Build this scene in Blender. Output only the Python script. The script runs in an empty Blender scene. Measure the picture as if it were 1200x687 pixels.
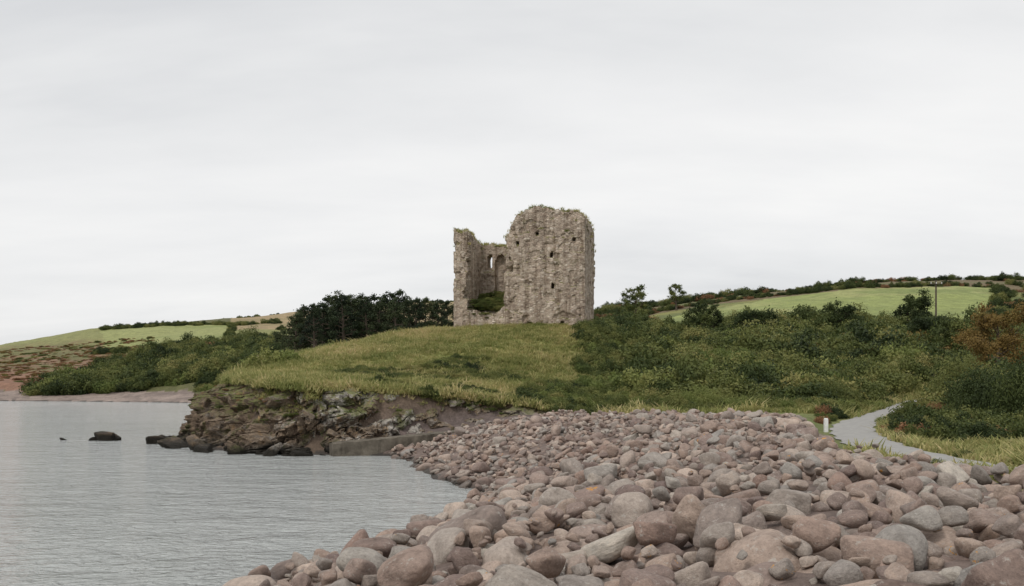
import bpy, math, random
import numpy as np
from mathutils import Vector, Matrix
SEED=7
rng=np.random.default_rng(SEED); random.seed(SEED)
scene=bpy.context.scene
scene.view_settings.view_transform='Standard'; scene.view_settings.look='None'
scene.view_settings.exposure=0; scene.view_settings.gamma=1
H=3.2; F=1167.0
# survey helper: bearing/elevation measured as in a 35mm level view, at true distance d (m)
def S(a,b,d): return ((a-600)/F*d, d, H+(455-b)/F*d)

# ------------------------------------------------------------------ noise
def _h(ix,iy,iz,seed):
    n=(ix.astype(np.int64)*374761393+iy.astype(np.int64)*668265263+iz.astype(np.int64)*2147483647+seed*1274126177)&0xffffffff
    n=((n^(n>>13))*1274126177)&0xffffffff
    n=((n^(n>>16))*2246822519)&0xffffffff
    n=n^(n>>15)
    return (n&0xffffff)/float(0xffffff)
def vn(x,y,z=None,seed=0):
    x=np.asarray(x,float); y=np.asarray(y,float); z=np.zeros_like(x) if z is None else np.asarray(z,float)
    ix=np.floor(x).astype(int);iy=np.floor(y).astype(int);iz=np.floor(z).astype(int)
    fx=x-ix;fy=y-iy;fz=z-iz
    fx=fx*fx*(3-2*fx);fy=fy*fy*(3-2*fy);fz=fz*fz*(3-2*fz)
    r=0
    for a in (0,1):
        for b in (0,1):
            for c in (0,1):
                r=r+_h(ix+a,iy+b,iz+c,seed)*(fx if a else 1-fx)*(fy if b else 1-fy)*(fz if c else 1-fz)
    return r*2-1
def fbm(x,y,z=None,o=4,seed=0):
    r=0;a=1;t=0;f=1
    for i in range(o):
        r=r+a*vn(x*f,y*f,None if z is None else z*f,seed+i*17); t+=a; a*=.5; f*=2.03
    return r/t
def sstep(a,b,x):
    t=np.clip((x-a)/(b-a),0,1); return t*t*(3-2*t)

# ------------------------------------------------------------------ polygons
def seg_dist(X,Y,pts,closed=True,want_t=False):
    best=np.full(X.shape,1e9); bt=np.zeros(X.shape)
    n=len(pts); m=n if closed else n-1
    for i in range(m):
        ax,ay=pts[i][:2]; bx,by=pts[(i+1)%n][:2]
        dx,dy=bx-ax,by-ay; L=dx*dx+dy*dy
        t=np.clip(((X-ax)*dx+(Y-ay)*dy)/L,0,1)
        d=np.hypot(X-ax-t*dx,Y-ay-t*dy)
        k=d<best; best=np.where(k,d,best); bt=np.where(k,i+t,bt)
    return (best,bt) if want_t else best
def inside(X,Y,pts):
    r=np.zeros(X.shape,bool); n=len(pts)
    for i in range(n):
        ax,ay=pts[i]; bx,by=pts[(i+1)%n]
        if ay==by: continue
        c=((ay>Y)!=(by>Y))&(X<(bx-ax)*(Y-ay)/(by-ay)+ax)
        r^=c
    return r
def sdist(X,Y,pts):
    d=seg_dist(X,Y,pts); return np.where(inside(X,Y,pts),d,-d)

COAST=[(-14,-60),(-8,-5),(-6.4,4),(-5.1,10),(-3.7,16.1),(-3.2,17.8),(-2.4,19.3),(-2.0,21.6),(-1.4,24.9),(-.9,28),(-1.1,31),
 (-2.4,34.9),(-3.5,39.3),(-4.5,43.9),(-6,47),(-7.8,48.1),(-10,48),(-12.5,49),(-15,51.5),(-17.2,55),(-19.3,59.3),(-21.4,66),(-21.0,74),(-23,100),
 (-34,150),(-50,190),(-60,205),(-80,225),(-110,243),(-140,252),(-200,285),(-290,400),(-380,650),(-300,1700),(4000,1700),(4000,-60)]
BEACH=[(-20,-60),(-20,40),(-9,44),(-7,47.6),(-3,49.6),(0,50.6),(3,51),(8,50),(12,48),(12.4,44),(11.3,36),(8.7,29),(7.5,24),(7.4,14),(7.6,-60)]
ROAD=[(40,84,3.2),(28,68,2.4),(23.3,60,2.0),(19.6,53,1.8),(16,46,1.65),(13.7,40,1.55),(12.0,34,1.5),(10.9,29,1.48),(10.4,24,1.47),(10.7,20,1.46),(12.4,14,1.45),(14,8,1.45),(15,-4,1.45)]

# ------------------------------------------------------------------ terrain spline
CP=[(530,387,86),(600,387,82),(690,387,84),(610,386,92),(560,386,92),(500,387,85),(440,395,83),(400,403,80),(330,423,72),(300,437,66),(255,455,64),
(300,446,58),(345,446,55),(400,450,53.5),(400,436,63),(400,418,71),(340,436,62),(500,457,54.5),(500,438,63),(500,412,72),(560,463,54.5),(600,469,54.5),(600,448,62),(600,413,72),
(700,484,54),(700,457,64),(700,424,76),(720,403,84),(650,402,78),(760,478,56),(780,445,72),(780,425,85),
(800,484,53),(900,480,56),(960,484,50),(985,505,39),(1050,485,55),(1080,472,68),(1200,522,33),(1120,500,42),(1150,455,75),(1000,455,78),(900,440,84),(1200,445,85),(850,425,98),
(800,413,108),(1000,415,115),(900,414,120),(1200,415,120),(1000,390,152),(750,386,165),(850,388,160),(950,388,155),(1150,392,155),(1150,339,262),(1000,342,258),(900,351,258),(800,363,256),(750,373,255),(1200,355,240),
(1200,329,330),(1000,334,330),(890,346,330),(700,364,330),(800,357,330),(600,372,330),
(0,451,275),(100,454,270),(200,457,240),(0,432,330),(100,427,330),(200,432,300),(300,427,280),(400,422,250),(0,414,420),(60,399,460),(100,390,480),(250,375,520),(400,359,560),(527,354,560),(150,402,400),(300,396,400),(450,396,400),(600,385,400),(700,372,450),
(-150,445,400),(-400,453,400),(-100,450,300)]
ctrl=[S(*c) for c in CP]
ctrl+=[(-16,100,5.5),(-6,110,6.5),(8,108,6.5),(-20,135,7),(-30,165,8.8),(-10,170,9.2),(20,130,8.5),(-35,190,8),
 (10,8,1.45),(20,15,1.4),(16,28,1.4),(30,22,1.8),(45,40,3.5),(60,60,6),(0,6,1.6),(-4,30,1.5),(3,40,1.8),(10,45,1.9),
 (-300,700,35),(-100,700,45),(100,700,45),(400,600,48),(-300,1200,35),(0,1200,35),(700,1200,40),(200,450,43),(400,450,45),(130,100,14),(300,300,40)]
ctrl=np.array(ctrl)
def uv(X,Y):
    Y=np.maximum(Y,3.0)
    return np.stack([np.clip(X/Y,-.95,1.25)*1.6,np.log(Y)],-1)
def tk(r2): return .5*r2*np.log(r2+1e-9)
P=uv(ctrl[:,0],ctrl[:,1]); n=len(P)
D=((P[:,None]-P[None])**2).sum(-1)
A=np.zeros((n+3,n+3)); A[:n,:n]=tk(D)+np.eye(n)*0.0006; A[:n,n]=1;A[:n,n+1:]=P;A[n,:n]=1;A[n+1:,:n]=P.T
val=(ctrl[:,2]-H)/ctrl[:,1]
sol=np.linalg.solve(A,np.concatenate([val,[0,0,0]]))
def tps(X,Y):
    Q=uv(X,Y); r=sol[n]+Q[...,0]*sol[n+1]+Q[...,1]*sol[n+2]
    for i in range(n):
        d=(Q[...,0]-P[i,0])**2+(Q[...,1]-P[i,1])**2
        r=r+sol[i]*tk(d)
    return H+r*np.maximum(Y,3.0)
def coveness(X,Y): return sstep(4,1.5,X)*(X>-9)*(Y>40)*(Y<60)
def height(X,Y,full=False):
    X=np.asarray(X,float);Y=np.asarray(Y,float)
    s=sdist(X,Y,COAST); b=sdist(X,Y,BEACH)
    s2=s+fbm(X*.5,Y*.5,o=3,seed=5)*.7
    Lt=tps(X,Y); Lt=np.maximum(Lt,.6)
    amp=np.clip(Y/120,.25,3.0)
    Lt=Lt+fbm(X/9,Y/9,o=4,seed=3)*.45*np.minimum(amp,1)+fbm(X/2.5,Y/2.5,o=3,seed=4)*.10+fbm(X/60,Y/60,o=3,seed=9)*np.clip((Y-120)/300,0,1)*2.5
    t=np.clip(s2/9,0,1)
    zb=1.8*(1-(1-t)**1.6)+fbm(X/2.5,Y/2.5,o=3,seed=11)*.13
    Wc=np.where(Y<110,2.8,np.where(Y<190,5,20))
    tt=np.clip(s2/Wc,0,1)
    prof=np.where(Y>190,tt,tt**1.6)
    zt=Lt*prof
    zt=np.where(Y>190,np.minimum(Lt,2.6*tt+np.maximum(s2-20,0)*.5+ .0),zt)
    cove=coveness(X,Y)
    mb=sstep(-.9-1.7*cove,.3-1.9*cove,b)
    z=zb*mb+zt*(1-mb)
    z=np.where(s2<0,np.maximum(-2,.3*s2),z)
    dr,tr=seg_dist(X,Y,ROAD,closed=False,want_t=True)
    zr=np.interp(tr,np.arange(len(ROAD)),[p[2] for p in ROAD])
    w=sstep(2.4,1.3,dr)
    z=z*(1-w)+(zr-.06)*w
    if full: return z,s,b,dr
    return z

# ------------------------------------------------------------------ material helpers
def newmat(name):
    m=bpy.data.materials.new(name); m.use_nodes=True; nt=m.node_tree; nt.nodes.clear()
    out=nt.nodes.new('ShaderNodeOutputMaterial'); b=nt.nodes.new('ShaderNodeBsdfPrincipled')
    nt.links.new(b.outputs[0],out.inputs[0]); b.inputs['Roughness'].default_value=.85
    b.inputs['Specular IOR Level'].default_value=.25
    return m,nt,b,out
def N(nt,t,**k):
    x=nt.nodes.new(t)
    for a,v in k.items(): setattr(x,a,v)
    return x
def noise(nt,vec,scale,detail=5,rough=.6,dist=0):
    x=N(nt,'ShaderNodeTexNoise'); x.inputs['Scale'].default_value=scale; x.inputs['Detail'].default_value=detail
    x.inputs['Roughness'].default_value=rough; x.inputs['Distortion'].default_value=dist
    nt.links.new(vec,x.inputs['Vector']); return x.outputs['Fac']
def ramp(nt,fac,stops,interp='LINEAR'):
    r=N(nt,'ShaderNodeValToRGB'); cr=r.color_ramp; cr.interpolation=interp
    while len(cr.elements)<len(stops): cr.elements.new(.5)
    for e,(p,c) in zip(cr.elements,stops):
        e.position=p; e.color=(c[0],c[1],c[2],1) if hasattr(c,'__len__') else (c,c,c,1)
    nt.links.new(fac,r.inputs[0]); return r.outputs[0]
def mix(nt,fac,a,b,mode='MIX'):
    x=N(nt,'ShaderNodeMix',data_type='RGBA',blend_type=mode)
    for s,v in ((0,fac),(6,a),(7,b)):
        if isinstance(v,bpy.types.NodeSocket): nt.links.new(v,x.inputs[s])
        elif s==0: x.inputs[0].default_value=v
        else: x.inputs[s].default_value=(v[0],v[1],v[2],1)
    return x.outputs[2]
def math_(nt,op,a,b=None,clamp=False):
    x=N(nt,'ShaderNodeMath',operation=op); x.use_clamp=clamp
    for i,v in enumerate((a,b)):
        if v is None: continue
        if isinstance(v,bpy.types.NodeSocket): nt.links.new(v,x.inputs[i])
        else: x.inputs[i].default_value=v
    return x.outputs[0]
def bump(nt,bsdf,h,strength,dist,prev=None):
    x=N(nt,'ShaderNodeBump'); x.inputs['Strength'].default_value=strength; x.inputs['Distance'].default_value=dist
    nt.links.new(h,x.inputs['Height'])
    if prev: nt.links.new(prev,x.inputs['Normal'])
    if bsdf: nt.links.new(x.outputs[0],bsdf.inputs['Normal'])
    return x.outputs[0]
def wpos(nt):
    return N(nt,'ShaderNodeNewGeometry').outputs['Position']
def sepz(nt,v,i=2):
    x=N(nt,'ShaderNodeSeparateXYZ'); nt.links.new(v,x.inputs[0]); return x.outputs[i]

# ------------------------------------------------------------------ materials
def mat_ground():
    m,nt,b,_=newmat('ground_cover')
    c=N(nt,'ShaderNodeVertexColor',layer_name='Col').outputs[0]
    p=wpos(nt)
    f1=noise(nt,p,.35,6,.65); f2=noise(nt,p,2.2,6,.7); f3=noise(nt,p,9,4,.7)
    v=ramp(nt,f1,[(.3,.75),(.7,1.28)]); c=mix(nt,1,c,v,'MULTIPLY')
    v=ramp(nt,f2,[(.3,.65),(.7,1.35)]); c=mix(nt,.8,c,v,'MULTIPLY')
    v=ramp(nt,f3,[(.3,.6),(.7,1.4)]); c=mix(nt,.7,c,v,'MULTIPLY')
    nt.links.new(c,b.inputs['Base Color'])
    bump(nt,b,f2,.6,.25,bump(nt,None,f3,.6,.08))
    return m
def mat_boulder():
    m,nt,b,_=newmat('sandstone_boulder')
    tc=N(nt,'ShaderNodeTexCoord').outputs['Object']; oi=N(nt,'ShaderNodeObjectInfo').outputs['Random']
    off=N(nt,'ShaderNodeVectorMath',operation='ADD'); nt.links.new(tc,off.inputs[0])
    cb=N(nt,'ShaderNodeCombineXYZ'); k=math_(nt,'MULTIPLY',oi,57.0)
    for i in range(3): nt.links.new(k,cb.inputs[i])
    nt.links.new(cb.outputs[0],off.inputs[1]); o=off.outputs[0]
    c=ramp(nt,oi,[(0,(.30,.21,.173)),(.1,(.43,.335,.275)),(.19,(.22,.165,.147)),(.29,(.37,.28,.232)),(.38,(.33,.30,.27)),(.47,(.52,.415,.345)),(.56,(.26,.195,.17)),(.65,(.41,.365,.32)),(.74,(.20,.148,.13)),(.82,(.42,.315,.255)),(.9,(.29,.27,.25)),(.96,(.50,.45,.39)),(1,(.36,.25,.205))])
    f=noise(nt,o,1.1,5,.6,.3); c=mix(nt,.85,c,ramp(nt,f,[(.28,(.60,.58,.56)),(.5,(1,1,1)),(.72,(1.22,1.2,1.17))]),'MULTIPLY')
    f2=noise(nt,o,6,7,.72); c=mix(nt,.7,c,ramp(nt,f2,[(.3,.55),(.55,1),(.75,1.3)]),'MULTIPLY')
    l=noise(nt,o,3.2,5,.7); c=mix(nt,ramp(nt,l,[(.58,0),(.67,.6)]),c,(.50,.475,.43))
    s=noise(nt,o,15,3,.8); c=mix(nt,ramp(nt,s,[(.58,0),(.68,.55)]),c,(.12,.095,.08))
    pick=ramp(nt,math_(nt,'FRACT',math_(nt,'MULTIPLY',oi,13.7)),[(.945,0),(.95,1)],'CONSTANT')
    l2=noise(nt,o,1.6,5,.7); sp=ramp(nt,l2,[(.61,0),(.64,1)])
    c=mix(nt,math_(nt,'MULTIPLY',pick,sp),c,(.60,.28,.04))
    pz=wpos(nt); z=sepz(nt,pz); wn=noise(nt,pz,.9,3); zz=math_(nt,'ADD',z,math_(nt,'MULTIPLY',math_(nt,'SUBTRACT',wn,.5),.35))
    wet=ramp(nt,zz,[(.10,1),(.34,0)])
    c=mix(nt,wet,c,mix(nt,1,c,(.36,.34,.33),'MULTIPLY'))
    nt.links.new(c,b.inputs['Base Color'])
    r=math_(nt,'SUBTRACT',.82,math_(nt,'MULTIPLY',wet,.5)); nt.links.new(r,b.inputs['Roughness'])
    bump(nt,b,f2,.5,.08,bump(nt,None,f,.3,.15))
    return m
def mat_rock():
    m,nt,b,_=newmat('cliff_rock')
    p=wpos(nt)
    mp=N(nt,'ShaderNodeMapping'); mp.inputs['Rotation'].default_value=(0,.35,.2); mp.inputs['Scale'].default_value=(.7,.7,1.6)
    nt.links.new(p,mp.inputs[0]); q=mp.outputs[0]
    f=noise(nt,q,.9,7,.78,.8)
    c=ramp(nt,f,[(.30,(.055,.042,.033)),(.42,(.16,.115,.083)),(.52,(.29,.22,.155)),(.60,(.21,.175,.145)),(.72,(.48,.43,.36))])
    x=sepz(nt,p,0)
    f4=noise(nt,p,.55,6,.75)
    palex=ramp(nt,math_(nt,'DIVIDE',math_(nt,'ADD',x,13.0),12.0),[(0,0),(.25,1),(.65,1),(1,.25)])
    c=mix(nt,math_(nt,'MULTIPLY',ramp(nt,f4,[(.50,0),(.55,.8)]),palex),c,(.57,.54,.49))
    f5=noise(nt,p,.8,4,.7); c=mix(nt,ramp(nt,f5,[(.54,0),(.62,.8)]),c,(.11,.12,.04))
    f6=noise(nt,p,1.7,5,.7); c=mix(nt,ramp(nt,f6,[(.57,0),(.66,.7)]),c,(.36,.235,.12))
    f2=noise(nt,p,5,6,.75); c=mix(nt,.85,c,ramp(nt,f2,[(.3,.4),(.7,1.4)]),'MULTIPLY')
    g=N(nt,'ShaderNodeNewGeometry').outputs['Normal']; nz=sepz(nt,g)
    gr=math_(nt,'MULTIPLY',ramp(nt,nz,[(.6,0),(.85,1)]),ramp(nt,math_(nt,'ADD',sepz(nt,p),f4),[(.1,0),(1,1)]))
    hi=ramp(nt,math_(nt,'DIVIDE',math_(nt,'ADD',sepz(nt,p),math_(nt,'MULTIPLY',f4,1.5)),5.0),[(.45,0),(.62,.85)])
    c=mix(nt,math_(nt,'MULTIPLY',hi,ramp(nt,nz,[(.45,0),(.75,1)])),c,(.17,.185,.06))
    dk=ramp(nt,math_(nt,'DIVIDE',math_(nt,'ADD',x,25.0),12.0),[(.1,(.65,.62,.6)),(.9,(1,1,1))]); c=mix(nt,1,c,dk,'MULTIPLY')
    z=sepz(nt,p); zz=math_(nt,'ADD',z,math_(nt,'MULTIPLY',math_(nt,'SUBTRACT',f4,.5),1.2))
    wet=ramp(nt,zz,[(.25,1),(.7,0)]); c=mix(nt,wet,c,(.022,.019,.014))
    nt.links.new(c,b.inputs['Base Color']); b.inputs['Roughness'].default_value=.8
    bump(nt,b,f2,.8,.12,bump(nt,None,f,.9,.3))
    return m
def mat_masonry():
    m,nt,b,_=newmat('rubble_masonry')
    tc=N(nt,'ShaderNodeTexCoord').outputs['Object']
    mp=N(nt,'ShaderNodeMapping'); mp.inputs['Scale'].default_value=(1,1,1.7); nt.links.new(tc,mp.inputs[0]); q=mp.outputs[0]
    dn=N(nt,'ShaderNodeTexNoise'); dn.inputs['Scale'].default_value=1.5; nt.links.new(q,dn.inputs['Vector'])
    q2=mix(nt,.12,q,dn.outputs['Color'])
    v=N(nt,'ShaderNodeTexVoronoi'); v.inputs['Scale'].default_value=4.4; nt.links.new(q2,v.inputs['Vector'])
    ve=N(nt,'ShaderNodeTexVoronoi',feature='DISTANCE_TO_EDGE'); ve.inputs['Scale'].default_value=4.4; nt.links.new(q2,ve.inputs['Vector'])
    rv=sepz(nt,v.outputs['Color'],0)
    c=ramp(nt,rv,[(0,(.24,.19,.155)),(.18,(.39,.32,.262)),(.5,(.47,.40,.33)),(.72,(.42,.335,.27)),(.9,(.55,.475,.40)),(1,(.61,.545,.47))])
    c=mix(nt,ramp(nt,ve.outputs['Distance'],[(.01,.5),(.06,0)]),c,(.27,.22,.185))
    f=noise(nt,tc,.5,6,.65); c=mix(nt,.9,c,ramp(nt,f,[(.3,(.62,.57,.53)),(.5,(1,.98,.95)),(.7,(1.2,1.17,1.12))]),'MULTIPLY')
    mp2=N(nt,'ShaderNodeMapping'); mp2.inputs['Scale'].default_value=(1.8,1.8,.14); nt.links.new(tc,mp2.inputs[0])
    st=noise(nt,mp2.outputs[0],1.2,6,.65); c=mix(nt,.9,c,ramp(nt,st,[(.36,(.5,.46,.42)),(.52,(1,1,1)),(.65,(1.1,1.1,1.1))]),'MULTIPLY')
    l=noise(nt,tc,2.1,5,.7); c=mix(nt,ramp(nt,l,[(.56,0),(.68,.5)]),c,(.57,.525,.46))
    g=N(nt,'ShaderNodeNewGeometry').outputs['Normal']; nz=sepz(nt,g)
    mo=math_(nt,'MULTIPLY',ramp(nt,nz,[(.35,0),(.65,1)]),ramp(nt,noise(nt,tc,1.5,4),[(.3,.3),(.5,1)]))
    c=mix(nt,mo,c,(.17,.17,.055))
    ms=noise(nt,tc,.9,6,.75); c=mix(nt,ramp(nt,ms,[(.57,0),(.67,.6)]),c,(.18,.165,.085))
    nt.links.new(c,b.inputs['Base Color']); b.inputs['Roughness'].default_value=.9
    f6=noise(nt,tc,8,5,.7)
    hh=math_(nt,'ADD',ramp(nt,ve.outputs['Distance'],[(0,0),(.12,1)]),math_(nt,'MULTIPLY',f6,.7))
    hh=math_(nt,'ADD',hh,math_(nt,'MULTIPLY',rv,.5))
    bump(nt,b,hh,.7,.06)
    return m
def mat_foliage(name,cols,transl=.22,wn=.25):
    m,nt,b,out=newmat(name)
    at=N(nt,'ShaderNodeAttribute',attribute_name='var').outputs['Fac']; oi=N(nt,'ShaderNodeObjectInfo').outputs['Random']
    f=noise(nt,wpos(nt),wn,4,.6)
    k=math_(nt,'ADD',math_(nt,'MULTIPLY',at,.4),math_(nt,'MULTIPLY',oi,.5)); k=math_(nt,'ADD',k,math_(nt,'MULTIPLY',math_(nt,'SUBTRACT',f,.5),1.5)); k=math_(nt,'ADD',k,.06,True)
    c=ramp(nt,k,[(i/(len(cols)-1),cc) for i,cc in enumerate(cols)])
    nt.links.new(c,b.inputs['Base Color']); b.inputs['Roughness'].default_value=.65; b.inputs['Specular IOR Level'].default_value=.2
    t=N(nt,'ShaderNodeBsdfTranslucent'); nt.links.new(c,t.inputs[0])
    mx=N(nt,'ShaderNodeMixShader'); mx.inputs[0].default_value=transl
    nt.links.new(b.outputs[0],mx.inputs[1]); nt.links.new(t.outputs[0],mx.inputs[2]); nt.links.new(mx.outputs[0],out.inputs[0])
    return m
def mat_simple(name,col,col2,scale,rough=.85,bs=.4,bd=.03):
    m,nt,b,_=newmat(name); p=wpos(nt); f=noise(nt,p,scale,6,.7)
    nt.links.new(ramp(nt,f,[(.3,col),(.7,col2)]),b.inputs['Base Color']); b.inputs['Roughness'].default_value=rough
    bump(nt,b,f,bs,bd); return m
def mat_water():
    m,nt,b,_=newmat('sea_water'); p=wpos(nt)
    b.inputs['Roughness'].default_value=.07; b.inputs['IOR'].default_value=1.33
    b.inputs['Specular IOR Level'].default_value=.5
    mp=N(nt,'ShaderNodeMapping'); mp.inputs['Rotation'].default_value=(0,0,.25); mp.inputs['Scale'].default_value=(.8,1.2,1); nt.links.new(p,mp.inputs[0]); q=mp.outputs[0]
    a=noise(nt,q,.55,3,.5,.3); c=noise(nt,q,1.9,3,.6,1.0); d=noise(nt,q,6,4,.65,.5)
    n1=bump(nt,None,a,.9,.4); n2=bump(nt,None,c,1.0,.24,n1); bump(nt,b,d,1.0,.08,n2)
    f=noise(nt,p,.06,4,.6); cc=ramp(nt,f,[(.3,(.39,.41,.40)),(.7,(.49,.51,.50))]); nt.links.new(cc,b.inputs['Base Color'])
    return m
M_ground=mat_ground(); M_boul=mat_boulder(); M_rock=mat_rock(); M_mas=mat_masonry(); M_water=mat_water()
M_bush=mat_foliage('bush_leaves',[(.035,.045,.016),(.065,.085,.026),(.115,.135,.04),(.18,.19,.06),(.26,.235,.085)])
M_light=mat_foliage('light_leaves',[(.06,.085,.028),(.11,.145,.04),(.19,.22,.065),(.29,.285,.10)],.28)
M_dark=mat_foliage('dark_leaves',[(.018,.028,.012),(.035,.052,.018),(.068,.09,.027),(.12,.135,.04)])
M_pine=mat_foliage('pine_needles',[(.015,.024,.014),(.028,.042,.019),(.05,.066,.028),(.08,.09,.036)],.1)
M_autumn=mat_foliage('autumn_leaves',[(.08,.07,.022),(.16,.11,.035),(.22,.145,.045),(.17,.165,.05)])
M_bracken=mat_foliage('bracken',[(.11,.065,.032),(.20,.11,.055),(.28,.145,.075),(.19,.15,.06)])
M_grass=mat_foliage('grass_blades',[(.13,.155,.045),(.21,.235,.075),(.32,.32,.12),(.46,.41,.18),(.6,.49,.27)],.4,.2)
M_bark=mat_simple('bark',(.06,.045,.035),(.14,.11,.085),6)
M_road=mat_simple('worn_asphalt',(.25,.245,.235),(.36,.35,.33),3,.9,.3,.02)
M_conc=mat_simple('weathered_concrete',(.05,.042,.032),(.2,.175,.14),1.6,.85,.6,.06)
M_white=mat_simple('white_paint',(.6,.6,.57),(.8,.8,.78),5)

# ------------------------------------------------------------------ mesh helpers
def mesh_np(name,V,Fq,mats=(),smooth=True,link=True,parent=None):
    V=np.asarray(V,np.float32); Fq=np.asarray(Fq,np.int32); k=Fq.shape[1]
    me=bpy.data.meshes.new(name); me.vertices.add(len(V)); me.vertices.foreach_set('co',V.ravel())
    me.loops.add(Fq.size); me.loops.foreach_set('vertex_index',Fq.ravel())
    me.polygons.add(len(Fq)); me.polygons.foreach_set('loop_start',np.arange(0,Fq.size,k,dtype=np.int32))
    me.update(calc_edges=True); me.polygons.foreach_set('use_smooth',np.full(len(Fq),smooth))
    for m in mats: me.materials.append(m)
    me.validate()
    ob=bpy.data.objects.new(name,me)
    if link: scene.collection.objects.link(ob)
    if parent: ob.parent=parent
    return ob
def set_var(ob,vals):
    a=ob.data.attributes.new('var','FLOAT','POINT'); a.data.foreach_set('value',np.asarray(vals,np.float32))

def ico(sub):
    import bmesh
    bm=bmesh.new(); bmesh.ops.create_icosphere(bm,subdivisions=sub,radius=1)
    V=np.array([v.co[:] for v in bm.verts]); Fq=np.array([[v.index for v in f.verts] for f in bm.faces]); bm.free(); return V,Fq
ICO4=ico(4)
def stone(seed,p=7,npl=16,noise_a=.03,base=ICO4,nf=2.0,ns=3,lo=.72):
    r_=np.random.default_rng(seed); V,Fq=base
    nn=r_.normal(size=(npl,3)); nn/=np.linalg.norm(nn,axis=1)[:,None]
    nn=np.vstack([nn,np.eye(3),-np.eye(3)]); hh=np.concatenate([r_.uniform(lo,1.0,npl),np.full(6,.98)])
    d=np.maximum(V@nn.T,0)/hh
    r=(d**p).sum(1)**(-1/p)
    W=V*r[:,None]
    W=W*(1+noise_a*fbm(V[:,0]*nf+seed,V[:,1]*nf,V[:,2]*nf,o=ns,seed=seed))[:,None]
    W/=np.abs(W).max(0)
    return W,Fq

# ------------------------------------------------------------------ instancing
def proto_coll(name,obs):
    c=bpy.data.collections.new(name)
    for i,o in enumerate(obs):
        o.name=f"{name}_{i:02d}"; c.objects.link(o)
    return c
def scatter(name,coll,pts,rots,scs,idx,parent=None):
    pts=np.asarray(pts,np.float32)
    me=bpy.data.meshes.new(name); me.vertices.add(len(pts)); me.vertices.foreach_set('co',pts.ravel())
    for nm,tp,v in (('rot','FLOAT_VECTOR',rots),('scl','FLOAT_VECTOR',scs)):
        a=me.attributes.new(nm,tp,'POINT'); a.data.foreach_set('vector',np.asarray(v,np.float32).ravel())
    a=me.attributes.new('pidx','INT','POINT'); a.data.foreach_set('value',np.asarray(idx,np.int32))
    ob=bpy.data.objects.new(name,me); scene.collection.objects.link(ob)
    if parent: ob.parent=parent
    ng=bpy.data.node_groups.new(name+'_gn','GeometryNodeTree')
    ng.interface.new_socket('Geometry',in_out='INPUT',socket_type='NodeSocketGeometry'); ng.interface.new_socket('Geometry',in_out='OUTPUT',socket_type='NodeSocketGeometry')
    gi=ng.nodes.new('NodeGroupInput'); go=ng.nodes.new('NodeGroupOutput')
    ip=ng.nodes.new('GeometryNodeInstanceOnPoints'); ci=ng.nodes.new('GeometryNodeCollectionInfo')
    ci.inputs['Collection'].default_value=coll; ci.inputs['Separate Children'].default_value=True; ci.inputs['Reset Children'].default_value=True
    def na(nm,tp):
        x=ng.nodes.new('GeometryNodeInputNamedAttribute'); x.data_type=tp; x.inputs['Name'].default_value=nm
        return [o for o in x.outputs if o.enabled and o.name=='Attribute'][0]
    e=ng.nodes.new('FunctionNodeEulerToRotation')
    L=ng.links.new
    L(gi.outputs[0],ip.inputs['Points']); L(ci.outputs[0],ip.inputs['Instance']); ip.inputs['Pick Instance'].default_value=True
    L(na('pidx','INT'),ip.inputs['Instance Index']); L(na('rot','FLOAT_VECTOR'),e.inputs[0]); L(e.outputs[0],ip.inputs['Rotation'])
    L(na('scl','FLOAT_VECTOR'),ip.inputs['Scale']); L(ip.outputs[0],go.inputs[0])
    md=ob.modifiers.new('scatter','NODES'); md.node_group=ng
    return ob

# ------------------------------------------------------------------ GROUND
cols=np.concatenate([np.linspace(-1.4,-.6,70,endpoint=False),np.linspace(-.6,.6,720,endpoint=False),np.linspace(.6,1.7,90)])
rows=np.concatenate([np.geomspace(2.5,40,130,endpoint=False),np.linspace(40,102,250,endpoint=False),np.geomspace(102,1600,230)])
U,R=np.meshgrid(cols,rows); GX=(U*R).ravel(); GY=R.ravel()
gz,gs,gb,gdr=height(GX,GY,True)
nc,nr=len(cols),len(rows)
Zg=gz.reshape(nr,nc)
dzx=np.gradient(Zg,axis=1)/np.maximum(np.gradient(GX.reshape(nr,nc),axis=1),1e-6)
dzy=np.gradient(Zg,axis=0)/np.gradient(R,axis=0)
slope=np.hypot(dzx,dzy).ravel()
a=np.arange(nr*nc).reshape(nr,nc)
Fg=np.stack([a[:-1,:-1],a[:-1,1:],a[1:,1:],a[1:,:-1]],-1).reshape(-1,4)
keep=(gz[Fg].max(1)>-1.9)
def field_right(X,Y):
    u=X/Y; px=600+u*F
    lo=np.interp(px,[740,800,900,1000,1160],[200,172,165,165,175]); hi=np.interp(px,[740,800,900,1000,1160],[205,235,262,264,268])
    return (px>745)&(px<1165)&(Y>lo)&(Y<hi)
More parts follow.
